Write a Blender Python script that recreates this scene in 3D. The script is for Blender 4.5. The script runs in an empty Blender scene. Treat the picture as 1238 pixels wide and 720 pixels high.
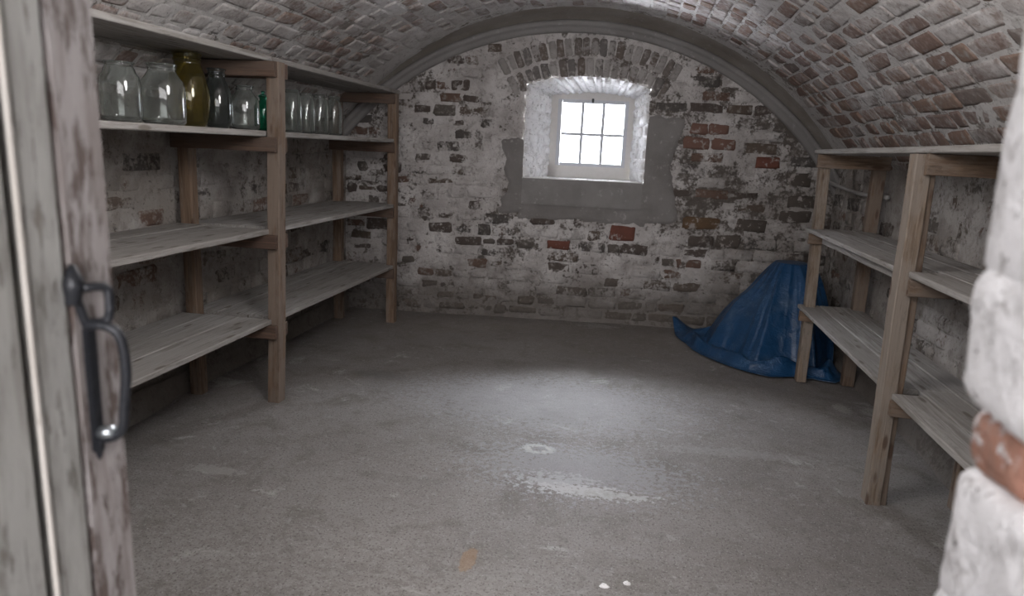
import bpy, bmesh, math, random
from mathutils import Vector, Matrix, noise
random.seed(7)
C = bpy.context.scene.collection
S = bpy.context.scene
# ------------------------------------------------------------------ camera, world, light, exposure
cam_d = bpy.data.cameras.new('camera'); cam = bpy.data.objects.new('camera', cam_d); C.objects.link(cam)
S.camera = cam
cam_d.sensor_width = 36; cam_d.lens = 36 * 838 / 1238; cam_d.clip_start = .02
U = Vector((179, 3900, 838)).normalized()
Yc = Vector((156, 173, -838)); Yc = (Yc - U * Yc.dot(U)).normalized()
Xc = Yc.cross(U)
H = 1.65
cam.matrix_world = Matrix.Translation((0, 0, H)) @ Matrix((Xc, Yc, U)).to_4x4()
cam_d.dof.use_dof = True; cam_d.dof.focus_distance = 4.3; cam_d.dof.aperture_fstop = 2.8

w = bpy.data.worlds.new('overcast'); S.world = w; w.use_nodes = True
bg = w.node_tree.nodes['Background']; bg.inputs[0].default_value = (.93, .945, 1, 1); bg.inputs[1].default_value = 8.5
def area(name, loc, direction, sx, sy, power, col=(1, 1, 1), portal=False):
    d = bpy.data.lights.new(name, 'AREA'); d.shape = 'RECTANGLE'; d.size = sx; d.size_y = sy; d.energy = power; d.color = col
    o = bpy.data.objects.new(name, d); C.objects.link(o)
    o.location = loc; o.rotation_euler = Vector(direction).to_track_quat('-Z', 'Y').to_euler()
    if portal: d.cycles.is_portal = True
    return o
area('window_portal', (-.51, 7.22, 1.83), (.1, -1, 0), .95, 1.0, 1, portal=True)
area('corridor_daylight', (-.1, -1.9, 1.9), (0, 1, -.12), 1.9, 1.5, 88, (1, .965, .98))
area('daylight_outside', (-.6, 8.3, 3.3), (.02, -1, -1.0), 3.0, 1.8, 1300, (.94, .95, 1))
area('daylight_off_the_ground', (-.55, 8.1, .55), (0, -1, .95), 2.6, 1.2, 900, (.95, .95, 1))
area('cellar_light_over_doorway', (-.45, .90, 2.25), (0, 1, -.1), 2.2, .55, 14, (1, .965, .98))  # soft fill lamp added to lift the room, no fitting there
bl = bpy.data.lights.new('cellar_bulb', 'POINT'); bl.energy = 44; bl.shadow_soft_size = .28; bl.color = (1, .965, .965)  # unseen point fill, added to brighten the rack sides and vault
blo = bpy.data.objects.new('cellar_bulb', bl); C.objects.link(blo); blo.location = (-.5, 2.3, 2.35)
S.view_settings.view_transform = 'Standard'; S.view_settings.look = 'None'
S.view_settings.exposure = 0.55; S.view_settings.gamma = 1; S.view_settings.use_curve_mapping = False

# ------------------------------------------------------------------ measurements (metres)
XL, XR = -2.83, 1.80                # side walls
VC, VR = (-.60, -.03), 2.92         # vault centre (x, z) and radius
AC, AR = (-.634, -.126), 2.84       # arch rim on the far wall
wallY = lambda x: 6.775 + .1 * x
FU = Vector((1, .1, 0)).normalized(); FN = Vector((.1, -1, 0)).normalized()

# ------------------------------------------------------------------ node helper
class NT:
    def __init__(s, name):
        s.m = bpy.data.materials.new(name); s.m.use_nodes = True; s.t = s.m.node_tree
        s.b = s.t.nodes['Principled BSDF']; s.out = s.t.nodes['Material Output']
    def n(s, ty, **kw):
        nd = s.t.nodes.new(ty)
        for k, v in kw.items(): setattr(nd, k, v)
        return nd
    def put(s, sock, v):
        if isinstance(v, bpy.types.NodeSocket): s.t.links.new(v, sock)
        elif v is not None:
            if sock.type == 'RGBA' and len(v) == 3: v = (*v, 1)
            sock.default_value = v
    def math(s, op, a, b=None, c=None, clamp=False):
        nd = s.n('ShaderNodeMath', operation=op, use_clamp=clamp)
        for i, v in enumerate((a, b, c)):
            if v is not None: s.put(nd.inputs[i], v)
        return nd.outputs[0]
    def vmul(s, v, k):
        nd = s.n('ShaderNodeVectorMath', operation='MULTIPLY'); s.put(nd.inputs[0], v); nd.inputs[1].default_value = k; return nd.outputs[0]
    def vadd(s, v, k):
        nd = s.n('ShaderNodeVectorMath', operation='ADD'); s.put(nd.inputs[0], v); s.put(nd.inputs[1], k); return nd.outputs[0]
    def noise(s, v, scale, detail=4, rough=.6, dist=0.):
        nd = s.n('ShaderNodeTexNoise'); s.put(nd.inputs['Vector'], v)
        nd.inputs['Scale'].default_value = scale; nd.inputs['Detail'].default_value = detail
        nd.inputs['Roughness'].default_value = rough; nd.inputs['Distortion'].default_value = dist
        return nd.outputs[0]
    def voro(s, v, scale, feature='F1'):
        nd = s.n('ShaderNodeTexVoronoi', feature=feature); s.put(nd.inputs['Vector'], v); nd.inputs['Scale'].default_value = scale
        return nd.outputs['Distance']
    def ss(s, v, a, b):
        nd = s.n('ShaderNodeMapRange', interpolation_type='SMOOTHSTEP'); s.put(nd.inputs[0], v)
        nd.inputs[1].default_value = a; nd.inputs[2].default_value = b; return nd.outputs[0]
    def mix(s, f, a, b, mode='MIX'):
        nd = s.n('ShaderNodeMix', data_type='RGBA', blend_type=mode)
        s.put(nd.inputs[0], f); s.put(nd.inputs[6], a); s.put(nd.inputs[7], b); return nd.outputs[2]
    def ramp(s, v, stops, const=False):
        nd = s.n('ShaderNodeValToRGB'); s.put(nd.inputs[0], v); r = nd.color_ramp
        if const: r.interpolation = 'CONSTANT'
        while len(r.elements) < len(stops): r.elements.new(.5)
        for e, (p, c) in zip(r.elements, stops): e.position = p; e.color = (*c, 1)
        return nd.outputs[0]
    def pos(s): return s.n('ShaderNodeNewGeometry').outputs['Position']
    def rnd(s):
        a = s.n('ShaderNodeObjectInfo').outputs['Random']; b = s.n('ShaderNodeNewGeometry').outputs['Random Per Island']
        return s.math('FRACT', s.math('ADD', a, b))
    def xyz(s, v):
        nd = s.n('ShaderNodeSeparateXYZ'); s.put(nd.inputs[0], v); return nd.outputs
    def bump(s, h, dist, strength=1.):
        nd = s.n('ShaderNodeBump'); s.put(nd.inputs['Height'], h); nd.inputs['Distance'].default_value = dist; nd.inputs['Strength'].default_value = strength
        s.put(s.b.inputs['Normal'], nd.outputs[0])
    def fin(s, col=None, rough=None, spec=None):
        if col is not None: s.put(s.b.inputs['Base Color'], col)
        if rough is not None: s.put(s.b.inputs['Roughness'], rough)
        if spec is not None: s.b.inputs['Specular IOR Level'].default_value = spec
        return s.m

def masonry(name, bricks, thr, spread=.5, washA=(.62, .60, .585), washB=(.44, .415, .40), stretch=(1, 1, 1), dirt=.45, seed=0., east=0., bumpd=.007, soft=.03):
    """lime-washed masonry: wash flaked off in patches; bricks = bare colours picked per brick"""
    s = NT(name); p = s.vadd(s.pos(), (seed, seed * 1.7, seed * .6)); q = s.vmul(p, stretch); X, Y, Z = s.xyz(s.pos()); r = s.rnd()
    n1 = s.noise(p, 1.3, 2); n2 = s.noise(q, 6.5, 6, .66, .5); n3 = s.noise(q, 42, 5, .65)
    v = s.math('ADD', s.math('MULTIPLY', n1, .35), s.math('MULTIPLY', n2, .55))
    v = s.math('ADD', v, s.math('MULTIPLY', n3, .35)); v = s.math('ADD', v, s.math('MULTIPLY', s.math('SUBTRACT', s.noise(q, 15, 4, .6, .6), .5), .30))
    v = s.math('ADD', v, s.math('MULTIPLY', s.math('SUBTRACT', r, .5), spread))
    if east: v = s.math('ADD', v, s.math('MULTIPLY', s.ss(X, -.3, 1.8), east))
    m = s.ss(v, thr - soft, thr + soft)                   # 1 = bare
    bare = s.ramp(s.math('FRACT', s.math('MULTIPLY', r, 7.31)), bricks, True)
    bare = s.mix(s.math('MULTIPLY', n3, .8), bare, (.10, .085, .075))
    bare = s.mix(s.ss(s.noise(p, 19, 4), .5, .72), bare, (.34, .32, .30))
    wash = s.mix(s.ss(s.noise(p, 3.1, 4), .35, .65), washA, washB)
    wash = s.mix(s.math('MULTIPLY', s.ss(s.noise(q, 8, 6, .72, .6), .50, .66), .75), wash, s.mix(.45, washB, (.17, .15, .135)))
    wash = s.mix(s.ss(s.noise(p, 22, 5, .7, .4), .56, .68), wash, s.mix(.6, washB, (.17, .15, .135)))
    wash = s.mix(s.ss(s.noise(p, 75, 3, .6), .63, .72), wash, (.11, .10, .095))
    if east and dirt:       # damp brown soiling towards the right corner and low down
        dm = s.math('MULTIPLY', s.math('MULTIPLY', s.ss(X, -.2, 1.7), s.ss(Z, 2.0, .9)), s.ss(s.noise(p, 2.6, 5, .65), .30, .55))
        wash = s.mix(s.math('MULTIPLY', dm, .75), wash, (.25, .225, .20))
    col = s.mix(m, wash, bare)
    low = s.math('MULTIPLY', s.ss(s.math('ADD', Z, s.math('MULTIPLY', s.noise(p, 4, 4), -.5)), .42, -.15), dirt * 1.6)
    col = s.mix(s.math('MINIMUM', low, .8), col, (.135, .12, .105))
    h = s.math('ADD', s.math('MULTIPLY', m, -.35), s.math('ADD', s.math('MULTIPLY', n3, .7), s.math('ADD', s.math('MULTIPLY', s.noise(p, 130, 3), .22), s.math('MULTIPLY', s.noise(p, 17, 3, .6, .5), 1.1))))
    s.bump(h, bumpd)
    return s.fin(col, .92, .25)

B_DARK = [(0, (.105, .085, .075)), (.28, (.15, .115, .09)), (.5, (.10, .095, .09)), (.72, (.19, .115, .085)), (.88, (.15, .135, .12))]
B_ROSE = [(0, (.30, .20, .165)), (.3, (.33, .215, .165)), (.55, (.27, .19, .165)), (.75, (.36, .25, .195)), (.9, (.25, .205, .185))]
M = {}
M['far_brick'] = masonry('limewashed_far_brick', B_DARK, .665, .42, dirt=.55, east=.07, soft=.045, bumpd=.016)
M['far_base'] = masonry('limewashed_far_mortar', [(0, (.17, .15, .135)), (.5, (.14, .125, .11))], .685, 0, dirt=.55, east=.06, soft=.045, bumpd=.016)
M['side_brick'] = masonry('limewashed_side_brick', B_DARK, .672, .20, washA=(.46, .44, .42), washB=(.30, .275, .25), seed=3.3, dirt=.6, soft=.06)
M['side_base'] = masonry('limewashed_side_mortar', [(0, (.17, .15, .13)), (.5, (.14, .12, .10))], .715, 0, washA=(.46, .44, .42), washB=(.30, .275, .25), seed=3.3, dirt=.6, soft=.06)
M['vault_brick'] = masonry('limewashed_vault_brick', B_ROSE, .715, .34, washA=(.60, .585, .575), washB=(.46, .435, .42), seed=8.1, dirt=0, east=.20, bumpd=.006, soft=.17)
M['vault_base'] = masonry('vault_mortar', [(0, (.33, .31, .29)), (.5, (.30, .275, .25))], .70, 0, washA=(.60, .59, .575), washB=(.54, .525, .51), seed=8.1, dirt=0)
M['white'] = masonry('thick_white_limewash', [(0, (.45, .42, .39)), (.5, (.40, .34, .30))], .93, .15, washA=(.90, .90, .90), washB=(.84, .84, .84), seed=5, dirt=0, bumpd=.008)
M['jamb_white'] = masonry('doorway_limewash', [(0, (.55, .27, .19)), (.5, (.50, .25, .18))], .845, .12, washA=(.90, .90, .92), washB=(.82, .82, .84), seed=11, dirt=0, bumpd=.012)
M['jamb_red'] = masonry('doorway_bare_brick', [(0, (.58, .28, .20)), (.5, (.55, .27, .19))], .64, .05, washA=(.88, .87, .88), washB=(.80, .79, .80), seed=2.6, dirt=0, bumpd=.012)

def bare_brick(name, a, b):
    s = NT(name); p = s.pos(); c = s.mix(s.noise(p, 25, 4), a, b)
    c = s.mix(s.ss(s.noise(p, 14, 5, .7), .55, .64), c, (.36, .33, .31))
    s.bump(s.noise(p, 90, 4), .004); return s.fin(c, .9, .25)
M['red'] = bare_brick('bare_red_brick', (.20, .08, .058), (.12, .055, .042))
M['umber'] = bare_brick('bare_umber_brick', (.17, .105, .06), (.10, .07, .045))
M['black'] = bare_brick('bare_dark_brick', (.08, .07, .062), (.12, .10, .085))
M['rosy'] = bare_brick('bare_rosy_brick', (.21, .12, .095), (.16, .095, .075))

def cement(name, a, b, c, scale=3.):
    s = NT(name); p = s.pos()
    col = s.mix(s.ss(s.noise(p, scale, 5), .35, .65), a, b)
    col = s.mix(s.ss(s.noise(p, scale * 5, 5, .7), .58, .7), col, c)
    s.bump(s.math('ADD', s.noise(p, 60, 4), s.math('MULTIPLY', s.noise(p, 12, 3), 1.5)), .004)
    return s.fin(col, .88, .3)
M['cement'] = cement('smooth_cement_render', (.27, .262, .255), (.22, .212, .205), (.34, .33, .32))
M['cement_dark'] = cement('dark_cement_render', (.24, .23, .222), (.19, .18, .172), (.36, .345, .33))
M['arch_stone'] = masonry('grey_arch_brick', [(0, (.21, .185, .17)), (.4, (.22, .21, .205)), (.8, (.20, .165, .145))], .66, .34, washA=(.40, .38, .365), washB=(.29, .275, .26), seed=1.2, dirt=0)
M['cove'] = cement('vault_edge_plaster', (.30, .275, .25), (.24, .215, .19), (.36, .34, .32))
M['rib'] = cement('painted_rib', (.27, .26, .255), (.23, .22, .215), (.33, .32, .31))
M['pipe'] = cement('grey_paint', (.42, .41, .40), (.36, .35, .34), (.28, .26, .24))

def floor_mat():
    s = NT('worn_concrete'); p = s.pos(); X, Y, Z = s.xyz(p); pf = s.vmul(p, (1, 1, 0))
    w1 = s.noise(pf, .9, 4, .6, .4); w2 = s.noise(pf, 3.2, 6, .65, .5); w3 = s.noise(pf, 24, 5, .7)
    c = s.mix(s.ss(w1, .35, .65), (.20, .185, .175), (.25, .235, .225))
    c = s.mix(s.ss(w2, .50, .68), c, (.175, .162, .147))
    c = s.mix(s.ss(s.noise(s.vadd(pf, (4, 9, 0)), 2.0, 6, .7, .8), .60, .66), c, (.36, .35, .335))
    # thin flow ridges and scum lines
    rid = s.math('ABSOLUTE', s.math('SUBTRACT', s.noise(s.vadd(pf, (7, 2, 0)), .8, 4, .5, .6), .5))
    line = s.ss(rid, .012, .0)
    c = s.mix(s.math('MULTIPLY', line, .22), c, (.15, .14, .13))
    near = s.ss(Y, 5.3, 6.3)
    c = s.mix(s.math('MULTIPLY', near, .35), c, (.20, .175, .15))
    near2 = s.math('MULTIPLY', s.ss(Y, 2.9, 2.3), s.ss(w3, .40, .62))
    c = s.mix(s.math('MULTIPLY', near2, .5), c, (.34, .33, .31))
    c = s.mix(s.math('MULTIPLY', s.ss(s.noise(pf, 11, 6, .72, .5), .50, .68), .6), c, (.15, .14, .128))
    c = s.mix(s.math('MULTIPLY', s.ss(s.noise(s.vadd(pf, (1, 5, 0)), 16, 6, .75, .5), .54, .70), .6), c, (.36, .35, .34))
    c = s.mix(s.ss(s.noise(pf, 85, 3, .6), .54, .66), c, (.11, .10, .092))
    c = s.mix(s.ss(s.noise(s.vadd(pf, (3, 3, 0)), 130, 2, .6), .60, .70), c, (.42, .41, .40))
    # lime splashes, stains and window glow, painted into the floor colour
    def spot(c, x, y, rx, ry, colr, inner=None, k=.9, n=.7):
        dx = s.math('MULTIPLY', s.math('SUBTRACT', X, x), 1 / rx); dy = s.math('MULTIPLY', s.math('SUBTRACT', Y, y), 1 / ry)
        d = s.math('SQRT', s.math('ADD', s.math('MULTIPLY', dx, dx), s.math('MULTIPLY', dy, dy)))
        d = s.math('ADD', d, s.math('MULTIPLY', s.math('SUBTRACT', s.noise(pf, 30, 5, .7), .5), n * 2))
        f = s.ss(d, 1.0, .8)
        if inner: f = s.math('MULTIPLY', f, s.ss(d, inner - .1, inner + .15))
        return s.mix(s.math('MULTIPLY', f, k), c, colr)
    c = spot(c, -.436, 3.64, .10, .075, (.50, .50, .49), .45)
    c = spot(c, -.27, 3.27, .20, .10, (.55, .56, .58), None, .55, 3.2)  # window's reflection on the floor, painted as a pale patch
    c = spot(c, -.2, 3.45, .55, .30, (.33, .34, .36), None, .5, 2.6)  # wider bluish glow of the window around it, also painted
    c = spot(c, -.5, 4.4, 1.0, .5, (.31, .31, .325), None, .45, 2.0)  # window light further back on the floor, painted as a soft patch
    c = spot(c, -.10, 3.22, .30, .06, (.55, .56, .56), None, .5, 2.0)
    c = spot(c, -.565, 2.50, .035, .10, (.33, .20, .10), None, .5)
    c = spot(c, -1.75, 4.6, .22, .10, (.14, .135, .13), None, .5, 1.2)
    c = spot(c, -2.0, 2.95, .16, .05, (.40, .39, .37), None, .4, 1.5)
    c = spot(c, .75, 3.9, .5, .06, (.33, .32, .31), None, .4, 3.0)
    h = s.math('ADD', s.math('MULTIPLY', w3, .5), s.math('MULTIPLY', s.noise(pf, 110, 3), .25))
    h = s.math('ADD', s.math('ADD', h, s.math('MULTIPLY', w2, 1.5)), s.math('MULTIPLY', line, -.12))
    s.bump(h, .006)
    return s.fin(c, s.math('ADD', .46, s.math('MULTIPLY', w2, .30)), .45)
M['floor'] = floor_mat()

def wood(name, light, dark, knot=(.10, .06, .04), grey=None, rough=.8):
    """grain runs along local X of each piece"""
    s = NT(name); o = s.n('ShaderNodeTexCoord').outputs['Object']; r = s.n('ShaderNodeObjectInfo').outputs['Random']
    cmb = s.n('ShaderNodeCombineXYZ'); s.put(cmb.inputs[0], s.math('MULTIPLY', r, 37)); s.put(cmb.inputs[1], s.math('MULTIPLY', r, 91))
    o = s.vadd(o, cmb.outputs[0])
    g = s.noise(s.vmul(o, (1.2, 26, 26)), 1.6, 6, .68, .9); f = s.noise(s.vmul(o, (5, 150, 150)), 1, 3)
    c = s.mix(s.ss(g, .38, .62), light, dark)
    c = s.mix(s.math('MULTIPLY', s.ss(f, .42, .62), .45), c, dark)
    if grey: c = s.mix(s.math('MULTIPLY', s.ss(s.math('ADD', s.noise(s.vmul(o, (2.2, 9, 9)), 1.5, 6, .7), s.math('MULTIPLY', r, .1)), .46, .62), .75), c, grey)
    kn = s.ss(s.voro(s.vmul(o, (3.6, 13, 13)), 1), .20, .10)
    c = s.mix(s.math('MULTIPLY', kn, .85), c, knot)
    st = s.ss(s.noise(s.vmul(o, (3, 12, 12)), 2.2, 6, .75, .5), .58, .68)
    c = s.mix(s.math('MULTIPLY', st, .5), c, tuple(x * .55 for x in dark))
    c = s.mix(s.math('MULTIPLY', r, .25), c, (.07, .055, .045))
    s.bump(s.math('ADD', g, s.math('MULTIPLY', f, .5)), .003)
    return s.fin(c, rough, .3)
M['post'] = wood('raw_brown_timber', (.265, .185, .128), (.135, .092, .064), grey=(.24, .195, .16))
M['dark_timber'] = wood('dark_brown_timber', (.16, .10, .07), (.08, .052, .04), grey=(.13, .095, .075))
M['board'] = wood('weathered_grey_board', (.44, .43, .415), (.24, .225, .205), knot=(.16, .14, .12), grey=(.37, .355, .335))
M['post_pale'] = wood('pale_timber', (.35, .272, .205), (.19, .142, .102), grey=(.33, .29, .25))

def glass(name, col, thin=.0, rough=.02):
    s = NT(name); s.fin(col, rough); s.b.inputs['Transmission Weight'].default_value = .965; s.b.inputs['IOR'].default_value = 1.48
    return s.m
M['glass_clear'] = glass('dusty_clear_glass', (.86, .90, .88), rough=.05)
M['glass_olive'] = glass('olive_glass', (.55, .47, .17), rough=.06)
M['glass_smoke'] = glass('smoky_green_glass', (.42, .46, .45), rough=.05)
M['glass_green'] = glass('bottle_green_glass', (.12, .62, .42), rough=.05)
def pane_mat():
    s = NT('window_glass'); t = s.n('ShaderNodeBsdfTransparent'); g = s.n('ShaderNodeBsdfGlossy'); g.inputs['Roughness'].default_value = .05
    t.inputs[0].default_value = (.97, .98, 1, 1)
    fr = s.n('ShaderNodeFresnel'); fr.inputs[0].default_value = 1.45; mx = s.n('ShaderNodeMixShader')
    s.t.links.new(fr.outputs[0], mx.inputs[0]); s.t.links.new(t.outputs[0], mx.inputs[1]); s.t.links.new(g.outputs[0], mx.inputs[2]); s.t.links.new(mx.outputs[0], s.out.inputs[0])
    return s.m
M['pane'] = pane_mat()
def simple(name, col, rough, metal=0, bumpscale=40, bd=.002, col2=None):
    s = NT(name); p = s.pos(); c = s.mix(s.noise(p, bumpscale * .5, 4), col, col2 or tuple(x * .75 for x in col)); s.b.inputs['Metallic'].default_value = metal
    s.bump(s.noise(p, bumpscale, 4), bd); return s.fin(c, rough)
M['frame'] = simple('greyed_white_paint', (.66, .65, .63), .6, 0, 60, .001, (.55, .53, .50))
M['casement'] = simple('cool_grey_paint', (.58, .60, .64), .55, 0, 60, .001)
M['iron'] = simple('black_painted_iron', (.012, .013, .016), .38, .3, 50, .003, (.03, .033, .04))
M['steel'] = simple('bare_steel', (.55, .60, .63), .3, .9, 50, .001)
def door_mat(name, paint, paint2, thr, under=(.19, .125, .10)):
    s = NT(name); p = s.pos(); q = s.vmul(p, (1, 1, .14))
    r = s.n('ShaderNodeObjectInfo').outputs['Random']
    a = s.noise(q, 85, 6, .72, .4); b = s.noise(s.vmul(p, (1, 1, .35)), 34, 5, .65)
    v = s.math('ADD', s.math('MULTIPLY', a, .6), s.math('MULTIPLY', b, .4))
    m = s.ss(v, thr - .04, thr + .04)
    pc = s.mix(s.ss(s.noise(q, 45, 5, .6), .4, .65), paint, paint2)
    wc = s.mix(s.noise(s.vmul(p, (1, 1, .06)), 90, 3), under, tuple(x * .5 for x in under))
    s.bump(s.math('ADD', s.math('MULTIPLY', m, -.5), s.math('MULTIPLY', a, .6)), .003)
    return s.fin(s.mix(m, pc, wc), .7, .3)
M['door_grey'] = door_mat('door_worn_grey_paint', (.42, .42, .40), (.30, .295, .275), .57, (.30, .28, .25))
M['door_stile'] = door_mat('door_bare_brown_edge', (.40, .375, .37), (.28, .25, .24), .53, (.19, .15, .135))
M['door_bead'] = door_mat('door_bead_paint', (.58, .55, .51), (.50, .47, .43), .62, (.4, .33, .25))
def tarp_mat():
    s = NT('blue_woven_tarpaulin'); o = s.pos()
    c = s.mix(s.ss(s.noise(o, 5, 5), .35, .65), (.009, .048, .12), (.012, .062, .155))
    cr = s.ss(s.math('ABSOLUTE', s.math('SUBTRACT', s.noise(o, 9, 6, .7, 1.2), .5)), .012, 0)
    cr = s.math('MULTIPLY', cr, s.ss(s.noise(o, 4, 2), .48, .62))
    c = s.mix(s.math('MULTIPLY', cr, .45), c, (.28, .42, .58))
    c = s.mix(s.ss(s.noise(o, 3, 4), .52, .8), c, (.10, .15, .22))
    h = s.math('ADD', s.math('MULTIPLY', s.noise(o, 12, 4, .6, .8), 1.), s.math('MULTIPLY', s.noise(o, 40, 3), .2))
    s.bump(h, .012)
    return s.fin(c, .36, .5)
M['tarp'] = tarp_mat()

# ------------------------------------------------------------------ object helpers
def tag(o, label=None, cat=None, group=None, kind=None):
    if label: o['label'] = label
    if cat: o['category'] = cat
    if group: o['group'] = group
    if kind: o['kind'] = kind
    return o
def empty(name, loc):
    o = bpy.data.objects.new(name, None); C.objects.link(o); o.location = loc; o.empty_display_size = .1; return o
def wloc(o):
    v = Vector(o.location)
    while o.parent: o = o.parent; v += Vector(o.location)
    return v
def link(name, mesh, parent=None, loc=(0, 0, 0), rot=None, scale=None):
    """loc is a world place; parents carry no rotation"""
    o = bpy.data.objects.new(name, mesh); C.objects.link(o)
    if parent: o.parent = parent; loc = Vector(loc) - wloc(parent)
    if rot is not None:
        Mx = rot.to_4x4()
        if scale: Mx = Mx @ Matrix.Diagonal((*scale, 1))
        o.matrix_local = Matrix.Translation(loc) @ Mx
    else: o.location = loc
    return o
def mesh_of(name, verts, faces, mat, smooth=True):
    m = bpy.data.meshes.new(name); m.from_pydata([tuple(v) for v in verts], [], faces); m.materials.append(mat)
    if smooth: m.polygons.foreach_set('use_smooth', [True] * len(m.polygons))
    m.update(); return m
def bm_mesh(name, bm, mat, smooth=False):
    m = bpy.data.meshes.new(name); bm.to_mesh(m); bm.free(); m.materials.append(mat)
    if smooth: m.polygons.foreach_set('use_smooth', [True] * len(m.polygons))
    return m
def beam(name, parent, p0, p1, wd, th, mat, up=(0, 0, 1), bev=.004, wob=.004, segs=5):
    """timber from p0 to p1: local X along, Y = width, Z = thickness"""
    p0, p1 = Vector(p0), Vector(p1); d = p1 - p0; L = d.length; x = d.normalized(); z = Vector(up); z = (z - x * z.dot(x)).normalized(); y = z.cross(x)
    bm = bmesh.new(); rings = []
    prof = [(-wd/2+bev, -th/2), (wd/2-bev, -th/2), (wd/2, -th/2+bev), (wd/2, th/2-bev), (wd/2-bev, th/2), (-wd/2+bev, th/2), (-wd/2, th/2-bev), (-wd/2, -th/2+bev)]
    for i in range(segs + 1):
        t = i / segs; oy, oz = random.uniform(-wob, wob), random.uniform(-wob, wob) * .5
        rings.append([bm.verts.new((L * t, a + oy, b + oz)) for a, b in prof])
    for i in range(segs):
        for k in range(8): bm.faces.new((rings[i][k], rings[i+1][k], rings[i+1][(k+1) % 8], rings[i][(k+1) % 8]))
    bm.faces.new(rings[0]); bm.faces.new(rings[-1][::-1])
    bmesh.ops.recalc_face_normals(bm, faces=bm.faces)
    R = Matrix((x, y, z)).transposed()
    return link(name, bm_mesh(name, bm, mat), parent, p0, R)
def box(name, parent, c, size, mat, rot=None, bev=.003):
    bm = bmesh.new(); bmesh.ops.create_cube(bm, size=1); bmesh.ops.scale(bm, vec=size, verts=bm.verts)
    if bev: bmesh.ops.bevel(bm, geom=bm.edges[:], offset=bev, segments=2, affect='EDGES')
    return link(name, bm_mesh(name, bm, mat), parent, c, rot if rot is not None else Matrix.Identity(3))
def tube_mesh(name, pts, rad, mat, n=14, flat=None):
    """sweep; rad float or list; flat=(k, axis) squashes section"""
    V, F = [], []; P = [Vector(p) for p in pts]; ref = Vector((.13, .21, .97))
    for i, p in enumerate(P):
        t = (P[min(i+1, len(P)-1)] - P[max(i-1, 0)]).normalized(); a = ref.cross(t).normalized(); b = t.cross(a)
        r = rad[i] if isinstance(rad, (list, tuple)) else rad
        for k in range(n):
            q = 2 * math.pi * k / n; V.append(p + a * math.cos(q) * r + b * math.sin(q) * r)
    for i in range(len(P) - 1):
        for k in range(n): F.append((i*n+k, i*n+(k+1) % n, (i+1)*n+(k+1) % n, (i+1)*n+k))
    F.append(tuple(range(n))[::-1]); F.append(tuple(range((len(P)-1)*n, len(P)*n)))
    return mesh_of(name, V, F, mat)
def smooth_path(pts, sub=6):
    P = [Vector(p) for p in pts]; out = []
    for i in range(len(P) - 1):
        a, b, c, d = P[max(i-1, 0)], P[i], P[i+1], P[min(i+2, len(P)-1)]
        for k in range(sub):
            t = k / sub; out.append(.5 * ((2*b) + (c-a)*t + (2*a-5*b+4*c-d)*t*t + (3*b-a-3*c+d)*t**3))
    return out + [P[-1]]
def fbm(p, s=1.):
    p = Vector(p) * s; return noise.noise(p) + .5 * noise.noise(p * 2.1) + .25 * noise.noise(p * 4.3)

# ------------------------------------------------------------------ brick pieces
def brick_mesh(name, mat, seed, L, Hh, round_=.006, jit=.006, depth=.03):
    """a brick face in metres: rounded front at z=0, sides running back; 42 triangles"""
    rr = random.Random(seed); xs = (-L/2, -L/2+.018, L/2-.018, L/2); ys = (-Hh/2, -Hh/2+.016, Hh/2-.016, Hh/2); V, F = [], []
    for j, y in enumerate(ys):
        for i, x in enumerate(xs):
            e = (i in (0, 3)) + (j in (0, 3))
            V.append((x + rr.uniform(-jit, jit) - (.006 * (1 if x > 0 else -1) if e == 2 else 0), y + rr.uniform(-jit, jit), -round_ * e * (1 if e < 2 else .9) + rr.uniform(-.002, .002)))
    for j in range(3):
        for i in range(3): a = j*4+i; F.append((a, a+1, a+5, a+4))
    ring = [0, 1, 2, 3, 7, 11, 15, 14, 13, 12, 8, 4]
    b0 = len(V)
    for k in ring: v = V[k]; V.append((v[0], v[1], -depth))
    for k in range(12): F.append((ring[(k+1) % 12], ring[k], b0+k, b0+(k+1) % 12))
    return mesh_of(name, V, F, mat)
class Pile:
    """collects bricks: the ones marked as pieces become objects, the rest one joined part"""
    def __init__(s, parent, mat, name='brick'): s.parent, s.mat, s.name, s.items, s.cache = parent, mat, name, [], {}
    def add(s, p, u, v, n, L, Hh, prio=0., mat=None, label=None): s.items.append((prio, Vector(p), Vector(u), Vector(v), Vector(n), L, Hh, mat or s.mat, label))
    def mesh(s, L, Hh, mat):
        key = (round(L / .02), round(Hh / .008), random.randrange(4), mat.name)
        if key not in s.cache: s.cache[key] = brick_mesh(s.name, mat, (key[0] * 131 + key[1] * 17 + key[2] * 7 + len(mat.name)) % 9999, key[0]*.02, key[1]*.008, s.rnd, s.jit)
        return s.cache[key]
    rnd, jit = .006, .006
    def build(s, limit=300, restname=None):
        s.items.sort(key=lambda t: -t[0]); V, F = [], []
        for k, (pr, p, u, v, n, L, Hh, mat, label) in enumerate(s.items):
            m = s.mesh(L, Hh, mat); R = Matrix((u, v, n)).transposed()
            if k < limit:
                o = link(s.name, m, s.parent, p, R)
                if label: o['label'] = label
            else:
                b = len(V); V += [p + R @ q.co for q in m.vertices]; F += [tuple(b + i for i in f.vertices) for f in m.polygons]
        if V:
            o = link(restname or s.name, mesh_of('bricks', V, F, s.mat), s.parent, (0, 0, 0)); o['kind'] = 'stuff'
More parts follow.
